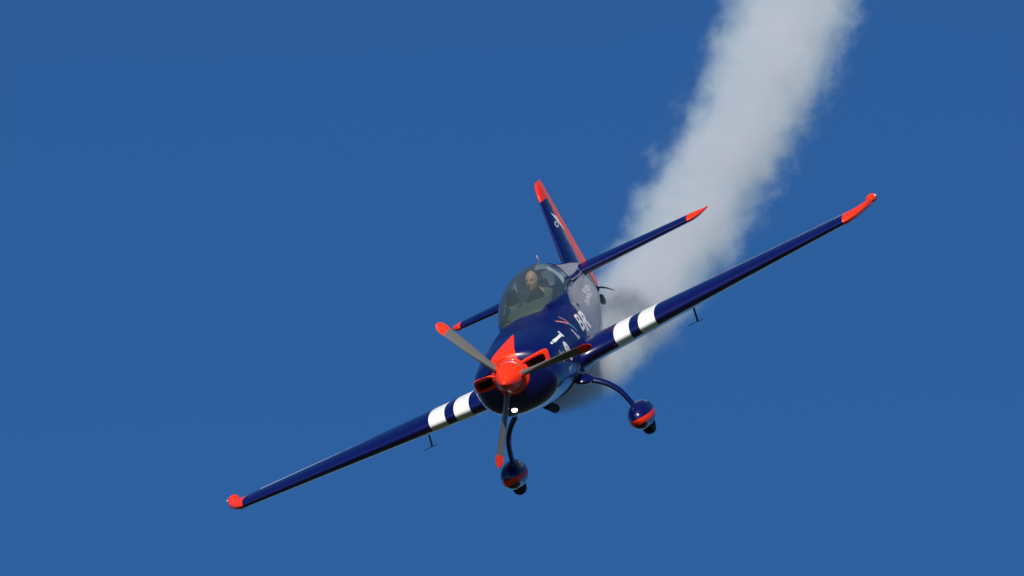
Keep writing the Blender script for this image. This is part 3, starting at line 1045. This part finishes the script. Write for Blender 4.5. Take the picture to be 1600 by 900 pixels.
# body: pelvis, spine, neck, arms with hands (one continuous skin), head joined on the neck
V, E, Rr = [], [], []
def add(p, r, prev=None):
    V.append(p); Rr.append(r)
    if prev is not None: E.append((prev, len(V) - 1))
    return len(V) - 1
pel = add((0, 3.70, -0.20), 0.13)
sp1 = add((0, 3.74, 0.00), 0.13, pel)
sp2 = add((0, 3.76, 0.20), (0.15, 0.115), sp1)
sp3 = add((0, 3.73, 0.34), (0.09, 0.065), sp2)
nk = add((0.0, 3.68, 0.44), 0.054, sp3)
nk2 = add((0.006, 3.62, 0.50), 0.054, nk)
for s in (-1, 1):
    hip = add((s * 0.10, 3.62, -0.22), 0.085, pel)
    kn = add((s * 0.15, 3.20, -0.10), 0.062, hip)
    an = add((s * 0.13, 2.85, -0.34), 0.045, kn)
    add((s * 0.13, 2.72, -0.33), 0.035, an)
    sh = add((s * 0.19, 3.72, 0.30), 0.048, sp3)
    el = add((s * 0.255, 3.62, 0.06), 0.046, sh)
    wr = add((s * 0.13, 3.38, -0.02), 0.030, el)
    pm = add((s * 0.09, 3.30, -0.015), 0.030, wr)
    for k in range(4):
        a = add((s * (0.085 - 0.004 * k), 3.255 + 0.004 * k, 0.020 - 0.020 * k), 0.009, pm)
        b_ = add((s * (0.050 - 0.004 * k), 3.235 + 0.006 * k, 0.022 - 0.020 * k), 0.0085, a)
        add((s * (0.030), 3.262, 0.020 - 0.019 * k), 0.0075, b_)
    t1 = add((s * 0.075, 3.32, 0.025), 0.010, wr)
    add((s * 0.045, 3.285, 0.045), 0.009, t1)
bmesh_body = bmesh.new()
me = skin_mesh(V, E, Rr, 0, 1)
bmesh_body.from_mesh(me)
NU, NV = 40, 34
rings = []
for i in range(NV):
    v = -math.cos(math.pi * (i + 0.5) / NV)
    rings.append([HM @ head_pt(2 * math.pi * j / NU, v) for j in range(NU)])
loft(bmesh_body, rings)
for s in (-1, 1):
    ellipsoid(bmesh_body, HM @ Vector((s * 0.075, 0.010, -0.004)), (0.012, 0.020, 0.032), 12, 8, HM.to_3x3().to_4x4())
pilot = mesh_obj('person', bmesh_body, SKIN, None)
pilot.matrix_world = FRAME
pilot['label'] = 'bald pilot in dark flying suit and headset under the glass canopy of the plane'
pilot['category'] = 'person'
# suit: thicker copy of the body without neck and hands
V2, E2, R2 = [], [], []
V, E, Rr = V2, E2, R2
pel = add((0, 3.70, -0.20), 0.145)
sp1 = add((0, 3.735, 0.00), 0.145, pel)
sp2 = add((0, 3.755, 0.20), (0.17, 0.13), sp1)
sp3 = add((0, 3.735, 0.345), (0.14, 0.10), sp2)
col = add((0.0, 3.685, 0.430), 0.080, sp3)
for s in (-1, 1):
    hip = add((s * 0.10, 3.62, -0.22), 0.10, pel)
    kn = add((s * 0.15, 3.20, -0.10), 0.075, hip)
    an = add((s * 0.13, 2.85, -0.34), 0.058, kn)
    sh = add((s * 0.19, 3.72, 0.335), 0.080, sp3)
    el = add((s * 0.26, 3.62, 0.06), 0.060, sh)
    add((s * 0.14, 3.39, -0.02), 0.042, el)
me = skin_mesh(V, E, Rr, 0, 2)
bm = bmesh.new(); bm.from_mesh(me)
mesh_obj('flying_suit', bm, SUIT, pilot)
# headset
bm = bmesh.new()
tube(bm, [HM @ Vector((0.080 * math.cos(a), 0.012, 0.004 + 0.120 * math.sin(a))) for a in frange(0, math.pi, 21)], 0.009, 8)
hs = mesh_obj('headset', bm, BLACK, pilot)
for s in (-1, 1):
    bm = bmesh.new()
    ellipsoid(bm, HM @ Vector((s * 0.088, 0.010, -0.004)), (0.024, 0.034, 0.044), 16, 10, HM.to_3x3().to_4x4())
    mesh_obj('ear_cup', bm, BLACK, hs)
bm = bmesh.new()
tube(bm, [HM @ Vector(p) for p in ((-0.09, -0.01, -0.03), (-0.075, -0.08, -0.058), (-0.03, -0.118, -0.064))], 0.006, 6)
mesh_obj('microphone', bm, BLACK, hs)
EYEW = paint('eye', (0.05, 0.035, 0.03), 0.2)
for s in (-1, 1):
    bm = bmesh.new()
    ellipsoid(bm, HM @ Vector((s * 0.030, -0.0775, 0.014)), (0.0075, 0.005, 0.0038), 12, 8, HM.to_3x3().to_4x4())
    mesh_obj('eye', bm, EYEW, pilot)
    bm = bmesh.new()
    tube(bm, [HM @ Vector((s * a, b, c)) for a, b, c in ((0.014, -0.094, 0.030), (0.030, -0.091, 0.036), (0.047, -0.078, 0.031))], 0.0022, 6)
    mesh_obj('eyebrow', bm, EYEW, pilot)

# ------------------------------------------------------------------ smoke trail: real volume along the flown path
def zc(y): return -0.60 + 0.0322 * (y - 1.9) + 0.0027 * (y - 1.9) * (y - 10.6)
def Rad(y): return 0.07 + 0.32 * (1 - math.exp(-(y - 1.85) / 1.8)) + 0.42 * (1 - math.exp(-(y - 1.85) / 12)) + 0.003 * (y - 1.85)
Y0, Y1 = 1.86, 46.0
bm = bmesh.new()
rg = []
for y in frange(Y0, Y1, 90):
    r = Rad(y) * 1.3
    rg.append([Vector((0.019 * (y - 1.9) + r * math.cos(t), y, zc(y) + r * math.sin(t))) for t in ths(24)])
loft(bm, rg)
def smoke_mat():
    m = bpy.data.materials.new('smoke_volume')
    m.use_nodes = True
    nt = m.node_tree; nt.nodes.clear()
    L = nt.links.new
    out = nt.nodes.new('ShaderNodeOutputMaterial')
    pv = nt.nodes.new('ShaderNodeVolumePrincipled')
    L(pv.outputs[0], out.inputs['Volume'])
    def M(op, a, b=None, c=None, clamp=False):
        n = nt.nodes.new('ShaderNodeMath'); n.operation = op; n.use_clamp = clamp
        for i, v in enumerate((a, b, c)):
            if v is None: continue
            if isinstance(v, (int, float)): n.inputs[i].default_value = v
            else: L(v, n.inputs[i])
        return n.outputs[0]
    tc = nt.nodes.new('ShaderNodeTexCoord')
    sp = nt.nodes.new('ShaderNodeSeparateXYZ'); L(tc.outputs['Object'], sp.inputs[0])
    x, y, z = sp.outputs
    d = M('SUBTRACT', y, 1.9)
    zq = M('MULTIPLY', M('MULTIPLY', d, M('SUBTRACT', y, 10.6)), 0.0027)
    zcen = M('ADD', M('MULTIPLY_ADD', d, 0.0322, -0.60), zq)
    d2 = M('SUBTRACT', y, 1.85)
    ex_ = M('MULTIPLY_ADD', M('EXPONENT', M('DIVIDE', d2, -1.8)), -0.32, 0.81)
    rad = M('ADD', M('MULTIPLY_ADD', M('EXPONENT', M('DIVIDE', d2, -12.0)), -0.42, ex_), M('MULTIPLY', d2, 0.003))
    x = M('SUBTRACT', x, M('MULTIPLY', d, 0.019))
    dz = M('SUBTRACT', z, zcen)
    rho = M('DIVIDE', M('SQRT', M('ADD', M('MULTIPLY', x, x), M('MULTIPLY', dz, dz))), rad)
    def noise(scale, det, rough, sy):
        n1 = nt.nodes.new('ShaderNodeTexNoise')
        n1.inputs['Scale'].default_value = scale; n1.inputs['Detail'].default_value = det; n1.inputs['Roughness'].default_value = rough
        mp = nt.nodes.new('ShaderNodeMapping'); mp.inputs['Scale'].default_value = (1, sy, 1)
        L(tc.outputs['Object'], mp.inputs[0]); L(mp.outputs[0], n1.inputs['Vector'])
        return M('SUBTRACT', n1.outputs[0], 0.5)
    big = noise(1.3, 3, 0.5, 0.5)          # billows
    fine = noise(4.5, 6, 0.65, 0.35)       # wisps
    rn = M('ADD', rho, M('ADD', M('MULTIPLY', big, 0.9), M('MULTIPLY', fine, 1.3)))
    mr = nt.nodes.new('ShaderNodeMapRange'); mr.interpolation_type = 'SMOOTHSTEP'
    L(rn, mr.inputs['Value'])
    mr.inputs['From Min'].default_value = 0.26; mr.inputs['From Max'].default_value = 1.06
    mr.inputs['To Min'].default_value = 1.0; mr.inputs['To Max'].default_value = 0.0
    dens = M('MULTIPLY', mr.outputs[0], M('MULTIPLY_ADD', M('EXPONENT', M('DIVIDE', d2, -2.5)), 2.4, 1.25))
    cm = nt.nodes.new('ShaderNodeMix'); cm.data_type = 'RGBA'     # thin mist is bluer than the dense oil smoke
    L(mr.outputs[0], cm.inputs['Factor'])
    cm.inputs['A'].default_value = (0.72, 0.92, 0.95, 1)
    cm.inputs['B'].default_value = (0.96, 0.922, 0.937, 1)
    L(cm.outputs['Result'], pv.inputs['Color'])
    L(dens, pv.inputs['Density'])
    pv.inputs['Anisotropy'].default_value = 0.0
    return m
SM = smoke_mat()
smoke = mesh_obj('smoke_trail', bm, SM)
smoke.matrix_world = FRAME
smoke['kind'] = 'stuff'
smoke['label'] = 'thick white smoke trail rising behind the plane to the top edge'
smoke['category'] = 'smoke'
